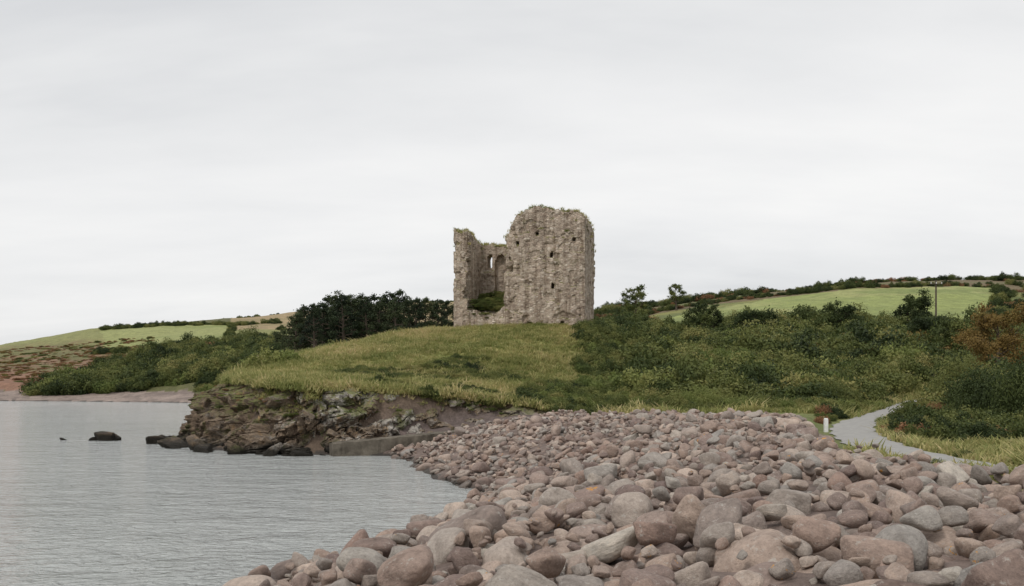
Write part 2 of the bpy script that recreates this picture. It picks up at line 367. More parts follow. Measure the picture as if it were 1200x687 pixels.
def zones(X,Y,s,b,z,slope):
    u=X/Y; px=600+u*F
    nA=fbm(X/7,Y/7,o=4,seed=31); nB=fbm(X/25,Y/25,o=4,seed=33); nC=fbm(X/2.2,Y/2.2,o=3,seed=35); nD=fbm(X/60,Y/14,o=4,seed=37)
    C=np.zeros(X.shape+(3,))
    def put(mask,c):
        mm=np.clip(mask,0,1)[...,None]; C[:]=C*(1-mm)+np.array(c)*mm
    put(np.ones_like(X),(.12,.14,.045))
    put(sstep(-.3,.5,nA),(.21,.21,.07))
    mound=(Y<115)&(px<760)&(Y>48)
    put(mound*1.0,(.23,.25,.08)); put(mound*sstep(-.2,.35,nA+.3*nC),(.38,.345,.14)); put(mound*sstep(.1,.4,-nA+.2*nC),(.17,.20,.065)); put(mound*sstep(.15,.35,nC)*.5,(.34,.27,.14))
    fl=(Y>190)&(px<640)
    put(fl*1.0,(.11,.11,.045))
    br=sstep(225,150,px+nB*60)*sstep(275,300,Y)
    put(fl*br,(.20,.125,.075)); put(fl*br*sstep(-.1,.3,nA+nD),(.14,.13,.055)); put(fl*sstep(225,150,px)*sstep(400,455,Y+nB*40),(.22,.225,.09))
    f1=fl&(px>118+nB*12)&(px<330)&(Y>372)&(Y<470); put(f1*1.0,(.26,.275,.11)); put(f1*sstep(0,.4,nD),(.21,.24,.085))
    f2=fl&(px>=270)&(Y>385+(px-270)*.1)&(px<640); put(f2*1.0,(.30,.23,.13)); put((f2&(Y<440))*1.0,(.21,.215,.085)); put(f2*sstep(0,.4,nD),(.24,.20,.10))
    hill=(Y>262)&(px>640); put(hill*1.0,(.15,.115,.065)); put(hill*sstep(0,.4,nD),(.12,.13,.05))
    fr=field_right(X,Y); put(fr*1.0,(.235,.27,.09)); put(fr*sstep(-.1,.4,nB+.5*nD),(.29,.30,.12)); put(fr*sstep(.05,.35,nA*.6+nD*.7),(.19,.225,.075))
    m2=(Y>99)&(Y<112)&(px>745)&(px<850); put(m2*1.0,(.25,.28,.09))
    rk=(slope>.75+.3*nC)&(Y<190)&(z<4.2)&(b<.2)&(px<720); put(rk*1.0,(.15,.11,.08)); put(rk*sstep(.1,.4,nC),(.27,.22,.17))
    put(((s<2.2+nC)&(Y<190)&(b<0))*1.0,(.13,.095,.07))
    fb=(Y>180)&(s<19+2*nC); put(fb*1.0,(.27,.215,.185)); put(fb*sstep(-.1,.3,nC+nA),(.19,.15,.13))
    lc=(Y>240)&(px<60)&(s>19)&(s<45); put(lc*.9,(.24,.13,.09))
    cv=coveness(X,Y); put(sstep(-2.4,-1.8,b)*(cv>.3),(.14,.11,.10)); put(sstep(-.4,.1,b),(.17,.13,.112))
    put((z<.12)*1.0,(.06,.052,.045))
    return C
C=zones(GX,GY,gs,gb,gz,slope)
ground=mesh_np('ground',np.stack([GX,GY,gz],-1),Fg[keep],[M_ground])
ca=ground.data.color_attributes.new('Col','FLOAT_COLOR','POINT')
ca.data.foreach_set('color',np.concatenate([C,np.ones((len(C),1))],1).astype(np.float32).ravel())

# ------------------------------------------------------------------ SEA
Sx=6000
sea=mesh_np('sea',[(-Sx,-300,0),(Sx,-300,0),(Sx,Sx,0),(-Sx,Sx,0)],[[0,1,2,3]],[M_water])

# ------------------------------------------------------------------ ROAD
def build_road():
    pts=np.array(ROAD); tt=np.linspace(0,len(pts)-1,160)
    def cr(t):
        i=int(min(t,len(pts)-2)); f=t-i
        p0=pts[max(i-1,0)];p1=pts[i];p2=pts[i+1];p3=pts[min(i+2,len(pts)-1)]
        return .5*((2*p1)+(-p0+p2)*f+(2*p0-5*p1+4*p2-p3)*f*f+(-p0+3*p1-3*p2+p3)*f**3)
    c=np.array([cr(x) for x in tt]); d=np.gradient(c,axis=0); nrm=np.stack([-d[:,1],d[:,0]],-1); nrm/=np.linalg.norm(nrm,axis=1)[:,None]
    V=[];Fq=[];k=6
    for i in range(len(c)):
        for j in range(k):
            o=(j/(k-1)-.5)*1.7*(1+ (.09*math.sin(i*.9)+.06*math.sin(i*2.3) if j in(0,k-1) else 0))
            V.append((c[i,0]+nrm[i,0]*o,c[i,1]+nrm[i,1]*o,c[i,2]+.03*(1-abs(j/(k-1)-.5)*2)-(.03 if j in(0,k-1) else 0)))
    for i in range(len(c)-1):
        for j in range(k-1):
            q=i*k+j; Fq.append((q,q+1,q+k+1,q+k))
    return mesh_np('road',V,Fq,[M_road])
build_road()

# ------------------------------------------------------------------ BOULDER BEACH (stones dropped one on another on a height map)
protos=[]
for i in range(20):
    W,Fq=stone(100+i,p=[5,6,7,9][i%4],npl=[7,11,16][i%3],noise_a=.07,base=ICO4,lo=.64)
    protos.append(mesh_np('b',W,Fq,[M_boul],link=False))
PC=proto_coll('boulder_shapes',protos)
cs=.05; x0,x1,y0,y1=-9.,14.,3.,52.5
hx=np.arange(x0,x1,cs); hy=np.arange(y0,y1,cs)
HX,HY=np.meshgrid(hx,hy); hm,hs,hb,hd=height(HX,HY,True); hm=hm-.24; base=hm.copy()
WA=(-8.3,46.9);WB=(1.9,50.6)
wl=seg_dist(HX,HY,[WA,WB],closed=False); wside=(HX-WA[0])*(WB[1]-WA[1])-(HY-WA[1])*(WB[0]-WA[0])
ok=(hb>.05)&(hs>-.2)&(hd>1.0)&~((HX<2.0)&((wl<.3)|(wside<0)))
pts=[];rts=[];scl=[];idx=[]
def drop(a,b_,c_,x,y,yaw):
    R_=max(a,b_); i0=int((x-R_-x0)/cs); i1=int((x+R_-x0)/cs)+2; j0=int((y-R_-y0)/cs); j1=int((y+R_-y0)/cs)+2
    if i0<0 or j0<0 or i1>len(hx) or j1>len(hy): return None
    px_=HX[j0:j1,i0:i1]-x; py_=HY[j0:j1,i0:i1]-y; co,si=math.cos(yaw),math.sin(yaw)
    q=((px_*co+py_*si)/a)**2+((-px_*si+py_*co)/b_)**2
    m=q<.92
    if m.sum()<3: return None
    prof=c_*np.sqrt(np.clip(1-q,0,1)); hmm=hm[j0:j1,i0:i1]
    zc=np.percentile((hmm+prof)[m],80)
    return zc,(j0,j1,i0,i1),q,prof,px_,py_,m
def place(nst,dmin,dmax,skew,trys,lim):
    for k in range(nst):
        d=dmin+(dmax-dmin)*rng.random()**skew
        best=None
        for _ in range(trys):
            y=3.4+(52-3.4)*rng.random()**1.25
            x=rng.uniform(-7,13)
            ii=int((x-x0)/cs); jj=int((y-y0)/cs)
            if not ok[jj,ii]: continue
            if x*x+y*y<3.2**2: continue
            dd=d*(1.25 if (hs[jj,ii]<5 and y<25) else 1.0)
            a=dd/2; b_=a*rng.uniform(.55,.95); c_=a*rng.uniform(.40,.78); yaw=rng.uniform(0,6.28)
            r=drop(a,b_,c_,x,y,yaw)
            if r is None: continue
            rel=r[0]-c_*.6-base[jj,ii]
            if best is None or rel<best[0]: best=(rel,r,a,b_,c_,x,y,yaw)
        if best is None or best[0]>lim: continue
        rel,r,a,b_,c_,x,y,yaw=best; zc,(j0,j1,i0,i1),q,prof,px_,py_,m=r
        sub=hm[j0:j1,i0:i1]
        Am=np.stack([px_[m],py_[m],np.ones(m.sum())],1); g=np.linalg.lstsq(Am,sub[m],rcond=None)[0]
        gx,gy=np.clip(g[0],-.6,.6)*.8,np.clip(g[1],-.6,.6)*.8
        Rm=Vector((0,0,1)).rotation_difference(Vector((-gx,-gy,1)).normalized()).to_matrix()@Matrix.Rotation(yaw,3,'Z')@Matrix.Rotation(rng.choice([0,math.pi]),3,'X')@Matrix.Rotation(rng.normal()*.15,3,'Y')
        top=zc+prof+gx*px_+gy*py_
        hm[j0:j1,i0:i1]=np.where(q<1,np.maximum(sub,top),sub)
        pts.append((x,y,zc)); rts.append(tuple(Rm.to_euler())); scl.append((a*1.03,b_*1.03,c_*1.03)); idx.append(rng.integers(20))
place(190,.6,.95,1.3,3,9)
place(2700,.28,.62,1.6,4,.50)
place(6500,.14,.38,1.3,4,.50)
place(6500,.06,.2,1,3,.5)
scatter('boulder_beach',PC,pts,rts,scl,idx)
print('boulders',len(pts),'pile',float(np.mean((hm-base)[ok])))

# ------------------------------------------------------------------ CLIFF
def smooth_path(p,n_):
    p=np.array(p,float); t=np.concatenate([[0],np.cumsum(np.hypot(*np.diff(p,axis=0).T))]); q=np.linspace(0,t[-1],n_)
    x=np.interp(q,t,p[:,0]); y=np.interp(q,t,p[:,1]); k=np.ones(21)/21
    xs_=np.convolve(np.pad(x,10,'edge'),k,'valid'); ys_=np.convolve(np.pad(y,10,'edge'),k,'valid'); return xs_,ys_,q
path=[(3.4,51.9),(-1,51.3),(-4,50.4),(-7.3,48.9),(-10,48.1),(-12.5,49.0),(-15,51.5),(-17.2,54.8),(-19.2,59.2),(-21.1,66),(-20.9,74),(-22.5,95)]
NA=1300; nv=100
px_,py_,pq=smooth_path(path,NA)
dx=np.gradient(px_);dy=np.gradient(py_);dl=np.hypot(dx,dy);nx_=dy/dl;ny_=-dx/dl
if (nx_[300]*(0-px_[300])+ny_[300]*(60-py_[300]))<0: nx_,ny_=-nx_,-ny_
vv=np.linspace(0,1.15,nv)
wide=np.interp(pq,[0,7,12,20,80],[1.2,1.5,2.1,2.6,2.8])
ti=px_+nx_*(wide+.7); tj=py_+ny_*(wide+.7); ztop=height(ti,tj)+.06
zlow=np.interp(pq,[0,4.5,9,13],[1.1,.4,-.2,-.8])
Q,VV=np.meshgrid(np.arange(NA),vv,indexing='ij')
v1=np.clip(VV,0,1)
al=pq[Q]
wig=.5*fbm(al*.35,v1*2.2,o=3,seed=95)
st_=v1+.12*np.sin((v1*2.2+wig*1.6+al*.12)*2*math.pi)*np.sin(np.clip(v1,0,1)*math.pi)
off=-.55+(wide[Q]+.55)*np.clip(st_,0,1)**1.35+np.maximum(VV-1,0)*10
z=zlow[Q]+(ztop-zlow)[Q]*(1-(1-v1)**1.1)-np.maximum(VV-1,0)*4
X=px_[Q]+nx_[Q]*off; Y=py_[Q]+ny_[Q]*off
wx=.9*fbm(X*.5,Y*.5,z*.5,o=3,seed=91); wz=.8*fbm(X*.5,Y*.5,z*.5,o=3,seed=92)
def blocks(sx,sz,seed,dip=.9):
    # dipping beds cut by steep joints
    v=(z+wz*.6+al*dip*.45)*sz; lay=np.floor(v).astype(int)
    u=(al+wx-z*dip*.5)*sx+_h(lay,lay*0,lay*0,seed)*3.0; jt=np.floor(u).astype(int)
    return _h(jt,lay,lay*0,seed+1)-.5, np.minimum(u%1,v%1)
b1,e1=blocks(.38,.85,101); b2,e2=blocks(.9,1.9,103); b3,e3=blocks(2.4,4.6,105)
big=fbm(X*.28,Y*.28,z*.3,o=3,seed=83); med=fbm(X*1.1,Y*1.1,z*1.3,o=4,seed=84); fine=fbm(X*4,Y*4,z*5,o=3,seed=85)
ridge=1-np.abs(fbm(X*.55,Y*.55,z*.2,o=3,seed=86))*3.4
env=np.sin(np.clip(v1,0.0,1)*math.pi*.85+.25)*(VV<=1)
disp=(1.2*big+.65*b1+.42*b2+.20*b3+.65*med+.2*fine-.22*(e2<.1)-.3*(e1<.06)-.7*np.clip(ridge,0,1))*env*np.interp(al,[0,8,14],[.55,.75,1])
X=X-nx_[Q]*disp; Y=Y-ny_[Q]*disp; z=z+(.3*med+.12*b2)*env
a=np.arange(NA*nv).reshape(NA,nv); Fc=np.stack([a[:-1,:-1],a[1:,:-1],a[1:,1:],a[:-1,1:]],-1).reshape(-1,4)
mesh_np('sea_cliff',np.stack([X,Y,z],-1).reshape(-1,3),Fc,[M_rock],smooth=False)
rp=[]
for i in range(10):
    W,Fq=stone(300+i,p=60,npl=9,noise_a=.10,base=ICO4,nf=2.5,ns=5,lo=.5); rp.append(mesh_np('r',W,Fq,[M_rock],smooth=False,link=False))
RC=proto_coll('crag_shapes',rp)
P_=[];R_=[];S_=[];I_=[]
def crag(x,y,z,s,flat=.6,vert=False):
    P_.append((x,y,z)); R_.append((rng.normal()*.3,(.35 if not vert else 1.0)+rng.normal()*.3,rng.normal()*.9)); S_.append((s,s*rng.uniform(.5,.85),s*rng.uniform(.35,flat))); I_.append(rng.integers(10))
for k in range(190):
    i=rng.integers(30,NA-90); o_=rng.uniform(-1.2,.2); s=rng.uniform(.15,.75)**1.3
    if pq[i]<10: s=rng.uniform(.12,.4); o_=rng.uniform(-.9,.5)
    x=px_[i]+nx_[i]*o_; y=py_[i]+ny_[i]*o_
    zz_=float(height(np.array([x]),np.array([y]))[0]); crag(x,y,min(max(zz_,-.2),1.2)-.05,s)
Vc=np.stack([X,Y,z],-1)
for k in range(70):
    i=rng.integers(int(NA*.10),int(NA*.72)); j=int(rng.uniform(.1,.75)*nv/1.15); p=Vc[i,j]
    s=rng.uniform(.15,.5) if pq[i]>11 else rng.uniform(.12,.3)
    crag(p[0],p[1]+.25*s,p[2],s,.5,vert=rng.random()<.5)
for (x,y,s,f) in [(-24.9,61,.75,.9),(-25.5,61.2,.55,.6),(-24.3,61.2,.5,.6),(-27.7,61.5,.3,.5),(-21.0,60.2,.9,.6),(-20.3,57.6,.9,.6),(-19.3,56.2,.9,.5),(-18.2,54.2,.9,.5),(-16.2,51.5,.9,.5),(-13.5,48.4,.8,.45),(-11.6,47.4,.9,.35),(-10.1,47.3,.7,.35),(-18,53,.6,.5),(-15.4,49.9,.8,.4)]:
    crag(x,y,0.0,s,f)
for (x,y,s) in [(-50,183,3),(-53,190,2.4),(-47,176,3),(-56,196,2),(-44,168,3),(-40,160,3)]: crag(x,y,.3,s,.6)
scatter('shore_rocks',RC,P_,R_,S_,I_)

# ------------------------------------------------------------------ SLIPWAY WALL
def slip():
    V=[];Fq=[]
    n_=70
    A_=np.array([-8.4,46.7]);B_=np.array([1.9,50.5]); d=(B_-A_); L=np.hypot(*d); d/=L; nn=np.array([-d[1],d[0]])
    prof=[(0,-1.5),(0,-.04),(.05,0),(.45,.015),(.9,0),(.95,-.04),(.95,-1.5)]
    for i in range(n_+1):
        t=i/n_; p=A_+d*L*t; zt=.62+.86*t
        for (o,dz) in prof:
            j=.03*rng.normal()
            V.append((p[0]+nn[0]*(o+j*.6),p[1]+nn[1]*(o+j*.6),zt+dz+(j*.5 if dz>-.5 else 0)))
    k=len(prof)
    for i in range(n_):
        for j in range(k-1):
            q=i*k+j; Fq.append((q,q+k,q+k+1,q+1))
    for j in (0,n_*k):
        Fq.append((j,j+1,j+5,j+6)); Fq.append((j+1,j+2,j+4,j+5))
    return mesh_np('stone_slipway',V,Fq,[M_conc],smooth=False)
slip()

# ------------------------------------------------------------------ CASTLE
CX,CY=-5.1,87.2; CZ=8.05; ang=-math.radians(12)
castle=bpy.data.objects.new('castle_ruin',None); scene.collection.objects.link(castle)
castle.location=(CX,CY,CZ); castle.rotation_euler=(0,0,ang)
def build_castle():
    c=.14; xs=np.arange(-.6,12.4,c)+c/2; ys=np.arange(-.6,6.9,c)+c/2; zs=np.arange(-2.2,11.4,c)+c/2
    X,Y,Z=np.meshgrid(xs,ys,zs,indexing='ij')
    n1=fbm(X*.9,Y*.9,Z*.9,o=3,seed=51); n2=fbm(X*2.3,Y*2.3,Z*2.3,o=2,seed=52)
    bat=np.clip(1.3-Z,0,3)*.07
    er=n1*.12+n2*.10
    def box(ax,bx,ay,by): return (X>ax-bat+er)&(X<bx+bat+er)&(Y>ay-bat+er)&(Y<by+bat+er)
    topn=fbm(X*1.1,Y*1.1,o=3,seed=55)*.4+np.round(fbm(X*2.5,Y*2.5,o=2,seed=56)*2)*.14
    tl=np.interp(X,[0,.6,1.0,1.5,2.2],[9.1,8.9,9.0,8.6,8.4])-np.clip(Y-1,0,5)*.1
    left=box(0,1.35,0,6.1)&(Z<tl+topn*.7)
    left&=~((X>1.0+.5*n1)&(Y<1.0)&(Z>3.0)&(Z<6.3+n1))
    tb=np.interp(X,[1.2,2,3,4,4.8],[8.4,8.5,8.25,8.2,7.7])
    back=box(1.2,5,4.7,6.1)&(Z<tb+topn*.6)
    arch=lambda xc,w,z0,z1:(np.abs(X-xc)<w/2)&(Z>z0)&(Z<z1-(np.abs(X-xc)/(w/2))**2*w*.4)
    back&=~arch(2.15,.5,6.15,7.45)
    back&=~(arch(3.25,1.15,3.9,7.4)&(Y<5.35))
    back&=~(arch(4.3,.8,3.0,5.9)&(Y<5.95))
    tm=np.interp(X,[4.4,4.9,5.3,5.8,6.3,7.2,8.2,9.5,10.5,11.2,11.7],[7.8,8.6,9.5,10.2,10.45,10.7,10.65,10.4,10.25,10.05,9.6])-np.clip(Y-3.5,0,4)*.12
    main=box(4.45,11.6,0,6.1)&(Z<tm+topn*.5)
    hollow=(X>6.1)&(X<9.8)&(Y>1.6)&(Y<4.6)&(Z>1)
    main&=~hollow
    main&=~((X<4.95+.4*n1+.25*np.sin(Z*1.3))&(Y<1.2+n1)&(Z>5.2)&(Z<8.6))
    main&=~(arch(6.75,.75,-.6,.95)&(Y<1.4))
    main&=~(arch(6.3,.4,.2,1.5)&(Y<.3))
    for (xc,w,z0,z1,dp) in [(8.7,.26,6.3,6.9,1.1),(8.75,.24,3.7,4.2,1.0),(5.7,.24,7.4,7.9,.9),(7.4,.24,8.3,8.65,.8),(9.6,.45,.3,.9,.5),(10.6,.24,7.7,8.1,.7)]:
        main&=~(arch(xc,w,z0,z1)&(Y<dp))
    main&=~((X>11.0)&(np.abs(Y-2.2)<.35)&(Z>8.2)&(Z<9.0))
    main&=~((X>11.1)&(np.abs(Y-3.6)<.25)&(Z>4.2)&(Z<4.9))
    front=box(1.2,4.7,.2,1.4)&(Z<1.85+.5*np.sin(X*1.7)*.5+topn)
    rub=(X>1.2)&(X<4.8)&(Y>1.2)&(Y<4.9)&(Z<1.9+(Y-1.2)*.5+.5*n1)
    outer=(X>-.5)&(Y>-.5)&(Z<-.1+.45*n1)&(X<12.1)&(Y<6.6)
    O=left|back|main|front|rub|(outer&(Z<-.2))
    O[0]=O[-1]=False;O[:,0]=O[:,-1]=False;O[:,:,0]=O[:,:,-1]=False
    nx,ny,nz=O.shape
    Fs=[]
    def vid(i,j,k): return (i*(ny+1)+j)*(nz+1)+k
    I,J,K=np.nonzero(O)
    def q(m,cor):
        i,j,k=I[m],J[m],K[m]; Fs.append(np.stack([vid(i+a,j+b,k+c_) for a,b,c_ in cor],-1))
    q(~O[I-1,J,K],[(0,0,0),(0,0,1),(0,1,1),(0,1,0)]); q(~O[I+1,J,K],[(1,0,0),(1,1,0),(1,1,1),(1,0,1)])
    q(~O[I,J-1,K],[(0,0,0),(1,0,0),(1,0,1),(0,0,1)]); q(~O[I,J+1,K],[(0,1,0),(0,1,1),(1,1,1),(1,1,0)])
    q(~O[I,J,K-1],[(0,0,0),(0,1,0),(1,1,0),(1,0,0)]); q(~O[I,J,K+1],[(0,0,1),(1,0,1),(1,1,1),(0,1,1)])
    Fq=np.concatenate(Fs); un,inv=np.unique(Fq.ravel(),return_inverse=True); Fq=inv.reshape(-1,4)
    k=un%(nz+1); j=(un//(nz+1))%(ny+1); i=un//((nz+1)*(ny+1))
    V=np.stack([xs[0]-c/2+i*c,ys[0]-c/2+j*c,zs[0]-c/2+k*c],-1).astype(float)
    for it in range(2):
        acc=np.zeros_like(V);cnt=np.zeros(len(V))
        for a_,b_ in ((0,1),(1,2),(2,3),(3,0)):
            np.add.at(acc,Fq[:,a_],V[Fq[:,b_]]);np.add.at(acc,Fq[:,b_],V[Fq[:,a_]]);np.add.at(cnt,Fq[:,a_],1);np.add.at(cnt,Fq[:,b_],1)
        V=V*.5+.5*acc/cnt[:,None]
    for ax in range(3): V[:,ax]+=fbm(V[:,0]*3,V[:,1]*3,V[:,2]*4,o=2,seed=60+ax)*.06
    mesh_np('masonry_walls',V,Fq,[M_mas],smooth=False,parent=castle)
    top=O&~np.roll(O,-1,2); T=np.argwhere(top); T=T[(zs[T[:,2]]>7.3)]
    return np.stack([xs[T[:,0]],ys[T[:,1]],zs[T[:,2]]+c/2],-1)
TP=build_castle()

# ------------------------------------------------------------------ FOLIAGE PROTOTYPES
def leaf_quads(C_,Nn,size,r_,asp=.55):
    n_=len(C_); t=r_.normal(size=(n_,3)); t-=Nn*(t*Nn).sum(1)[:,None]; t/=np.linalg.norm(t,axis=1)[:,None]+1e-9
    b=np.cross(Nn,t); s=(size*r_.uniform(.6,1.3,n_))[:,None]
    V=np.stack([C_-t*s,C_-b*s*asp,C_+t*s,C_+b*s*asp],1).reshape(-1,3)
    return V,np.arange(n_*4).reshape(-1,4)
def clump_leaves(cent,rad,nl,size,r_,zmin=None,squash=.85,jit=.7,inner=.55,rag=.3):
    Cs=[];Ns=[];Vr=[]
    w=rad**2; w=w/w.sum()
    for c,r,ww in zip(cent,rad,w):
        m=max(int(nl*ww),4); d=r_.normal(size=(m,3)); d/=np.linalg.norm(d,axis=1)[:,None]
        rr=r*(r_.uniform(inner,1.08,m)*(1+rag*fbm(d[:,0]*2.6+c[0]*9+3,d[:,1]*2.6+c[1]*7,d[:,2]*2.6,o=3,seed=int(abs(c[0])*100)%997)))
        p=c+d*rr[:,None]*np.array([1,1,squash]); nn=d+r_.normal(size=(m,3))*jit; nn/=np.linalg.norm(nn,axis=1)[:,None]
        Cs.append(p);Ns.append(nn);Vr.append(np.clip(r_.uniform(0,.55)+r_.uniform(0,.45,m)+.12*d[:,2],0,1))
    Cs=np.concatenate(Cs);Ns=np.concatenate(Ns);Vr=np.concatenate(Vr)
    if zmin is not None:
        k=Cs[:,2]>zmin; Cs,Ns,Vr=Cs[k],Ns[k],Vr[k]
    V,Fq=leaf_quads(Cs,Ns,size,r_)
    return V,Fq,np.repeat(Vr,4)
def bush(seed,mat,nl=3600,size=.045,lobes=13,flat=.95,spread=.68):
    r_=np.random.default_rng(seed); a=r_.uniform(0,6.28,lobes); rr=np.sqrt(r_.uniform(0,1,lobes))*spread
    rad=r_.uniform(.18,.40,lobes); cz=r_.uniform(.15,.8,lobes)*(1-rr*.7)*flat
    cent=np.stack([np.cos(a)*rr,np.sin(a)*rr,cz],-1)
    V,Fq,v=clump_leaves(cent,rad,nl,size,r_,zmin=-.05,rag=.6)
    ob=mesh_np('bush',V,Fq,[mat],smooth=False,link=False); set_var(ob,v); return ob
def tube(pts,rads,seg=6):
    pts=np.array(pts,float); V=[];Fq=[]
    for i,p in enumerate(pts):
        d=pts[min(i+1,len(pts)-1)]-pts[max(i-1,0)]; d/=np.linalg.norm(d)+1e-9
        u=np.cross(d,[.3,.9,.1]); u/=np.linalg.norm(u)+1e-9; w=np.cross(d,u)
        for k in range(seg):
            an=2*math.pi*k/seg; V.append(p+(u*math.cos(an)+w*math.sin(an))*rads[i])
    for i in range(len(pts)-1):
        for k in range(seg):
            Fq.append((i*seg+k,i*seg+(k+1)%seg,(i+1)*seg+(k+1)%seg,(i+1)*seg+k))
    return np.array(V),np.array(Fq)
def tree(name,seed,height_,crown,mat,kind='broad',nl=6000,size=.12,link=True,bare=.3,density=1.0):
    r_=np.random.default_rng(seed); Vs=[];Fs=[];off=0;ends=[]
    def add(V,Fq):
        nonlocal off
        Vs.append(V);Fs.append(Fq+off);off+=len(V)
    th=height_*(.8 if kind=='broad' else .93); lean=r_.normal(size=2)*.04*height_; r0=height_*.028
    tp=[np.array([lean[0]*t*t+.02*height_*math.sin(t*5+seed),lean[1]*t*t,th*t-.3*(t==0)]) for t in np.linspace(0,1,9)]
    add(*tube(tp,[r0*(1.25-1.1*t) for t in np.linspace(0,1,9)],8))
    nlimb=16 if kind=='broad' else 22
    for i in range(nlimb):
        t=bare+(1-bare)*(i+r_.random()*.6)/nlimb; t=min(t,.98); o=np.array([np.interp(t,np.linspace(0,1,9),[p[k] for p in tp]) for k in range(3)])
        an=i*2.4+r_.normal()*.3
        prof=(math.sin(math.pi*min(max((t-bare)/(1-bare)*.8+.2,0),1))**.5) if kind=='broad' else (1.0-((t-bare)/(1-bare))**1.3*.75)
        L=crown*prof*r_.uniform(.55,1.1); up=(.35+.6*t)*r_.uniform(.6,1.2) if kind=='broad' else r_.uniform(.05,.4)
        dv=np.array([math.cos(an),math.sin(an),up]); dv/=np.linalg.norm(dv)
        e=o+dv*L; mid=o+dv*L*.5+r_.normal(size=3)*L*.06-np.array([0,0,L*.05]); rr=r0*(1-t)*.5+.008*height_*.5
        add(*tube([o,mid,e],[rr,rr*.6,rr*.2],5)); ends.append((e,L))
        for j in range(5):
            f=r_.uniform(.3,.95); b0=o+(e-o)*f; dd=dv+r_.normal(size=3)*.6; dd/=np.linalg.norm(dd); b1=b0+dd*L*.45
            add(*tube([b0,b1],[rr*.4,rr*.12],4)); ends.append((b1,L*.8))
    ends.append((tp[-1]+np.array([0,0,.04*height_]),crown*.6))
    V=np.concatenate(Vs);Fq=np.concatenate(Fs); nb=len(Fq)
    cent=np.array([e for e,_ in ends]); rad=np.array([np.clip(L*.32,.055*height_,.15*height_)*r_.uniform(.6,1.3)*density for _,L in ends])
    LV,LF,v=clump_leaves(cent,rad,nl,size,r_,squash=.75 if kind=='broad' else .5,inner=.15,rag=.8,jit=1.2)
    ob=mesh_np(name,np.concatenate([V,LV]),np.concatenate([Fq,LF+len(V)]),[M_bark,mat],smooth=False,link=link)
    mi=np.zeros(len(ob.data.polygons),np.int32); mi[nb:]=1; ob.data.polygons.foreach_set('material_index',mi)
    set_var(ob,np.concatenate([np.zeros(len(V)),v])); return ob
def tuft(seed,mat,nb=24,h=.4,w=.014,spr=.3):
    r_=np.random.default_rng(seed);V=[];Fq=[];var=[]
    for i in range(nb):
        a=r_.uniform(0,6.28); r=spr*math.sqrt(r_.random()); b=np.array([math.cos(a)*r,math.sin(a)*r,-.03]); hh=h*r_.uniform(.4,1.1)
        ld=r_.uniform(0,6.28); ln=r_.uniform(.2,1.0)*hh; t=np.array([math.cos(ld),math.sin(ld),0]); s=np.array([-math.sin(ld),math.cos(ld),0])
        p1=b+t*ln*.3+np.array([0,0,hh*.6]); p2=b+t*ln+np.array([0,0,hh])
        q=len(V); V+=[b-s*w,b+s*w,p1+s*w*.8,p1-s*w*.8,p2+s*w*.15,p2-s*w*.15]; Fq+=[(q,q+1,q+2,q+3),(q+3,q+2,q+4,q+5)]; var+=[r_.uniform(0,1)]*6
    ob=mesh_np('tuft',V,Fq,[mat],smooth=False,link=False); set_var(ob,var); return ob
BUSH=proto_coll('bush_shapes',[bush(1,M_bush),bush(2,M_bush,lobes=17),bush(3,M_bush,size=.04,nl=4200),bush(4,M_bush,lobes=9),bush(5,M_dark,nl=4000),bush(6,M_dark,lobes=16),bush(7,M_autumn,lobes=11),bush(8,M_bracken,nl=3000,size=.045,flat=.6),bush(9,M_light,lobes=14),bush(10,M_light,lobes=10,size=.04,nl=4000)])
TUFT=proto_coll('tuft_shapes',[tuft(i,M_grass,h=.20+.04*i,w=.02) for i in range(5)])

def region(nn,pa_,pb_,ya,yb,cond=None,pw=1,smin=1.2,rd=1.4):
    Y=ya+(yb-ya)*rng.random(nn)**pw; px=rng.uniform(pa_,pb_,nn); X=(px-600)/F*Y
    z,s,b,dr=height(X,Y,True)
    k=(s>smin)&(b<-.7-1.5*coveness(X,Y))&(dr>rd)&(z>.3)
    if cond is not None: k&=cond(X,Y,px,z)
    return X[k],Y[k],z[k],px[k]
def addveg(store,X,Y,z,smin,smax,kinds,skew=1.6,hr=(.8,1.25),sink=.12):
    nn=len(X); s=smin+(smax-smin)*rng.random(nn)**skew; h=s*rng.uniform(hr[0],hr[1],nn)
    store['p'].append(np.stack([X,Y,z-sink*s],-1)); store['r'].append(np.stack([rng.normal(size=nn)*.08,rng.normal(size=nn)*.08,rng.uniform(0,6.28,nn)],-1))
    store['s'].append(np.stack([s,s*rng.uniform(.8,1.2,nn),h],-1)); store['i'].append(rng.choice(kinds,nn))
def flush(name,coll,store,parent=None):
    return scatter(name,coll,np.concatenate(store['p']),np.concatenate(store['r']),np.concatenate(store['s']),np.concatenate(store['i']),parent)
new=lambda:{'p':[],'r':[],'s':[],'i':[]}
nfield=lambda X,Y,px,z: ~field_right(X,Y)
farroad=lambda X,Y: seg_dist(X,Y,ROAD,closed=False)>3.0
st=new()
X,Y,z,px=region(600,610,1000,52.3,62,lambda X,Y,px,z:(fbm(X/4,Y/4,o=2,seed=70)>-.3)); addveg(st,X,Y,z,.4,1.1,[0,1,2,3,4,8,9,8])
X,Y,z,px=region(720,745,1090,60,98,lambda X,Y,px,z:(fbm(X/6,Y/6,o=2,seed=71)>-.3)&~((Y>92)&(px<860))&farroad(X,Y)); addveg(st,X,Y,z,.9,2.9,[0,1,2,3,4,8,2,9,8,5,5,0])
X,Y,z,px=region(650,870,1260,95,165,nfield); addveg(st,X,Y,z,1.6,4.6,[0,1,2,3,4,5,5,6,8,9])
X,Y,z,px=region(200,690,880,114,165,nfield); addveg(st,X,Y,z,1.4,3.2,[0,1,4,5,5,2])
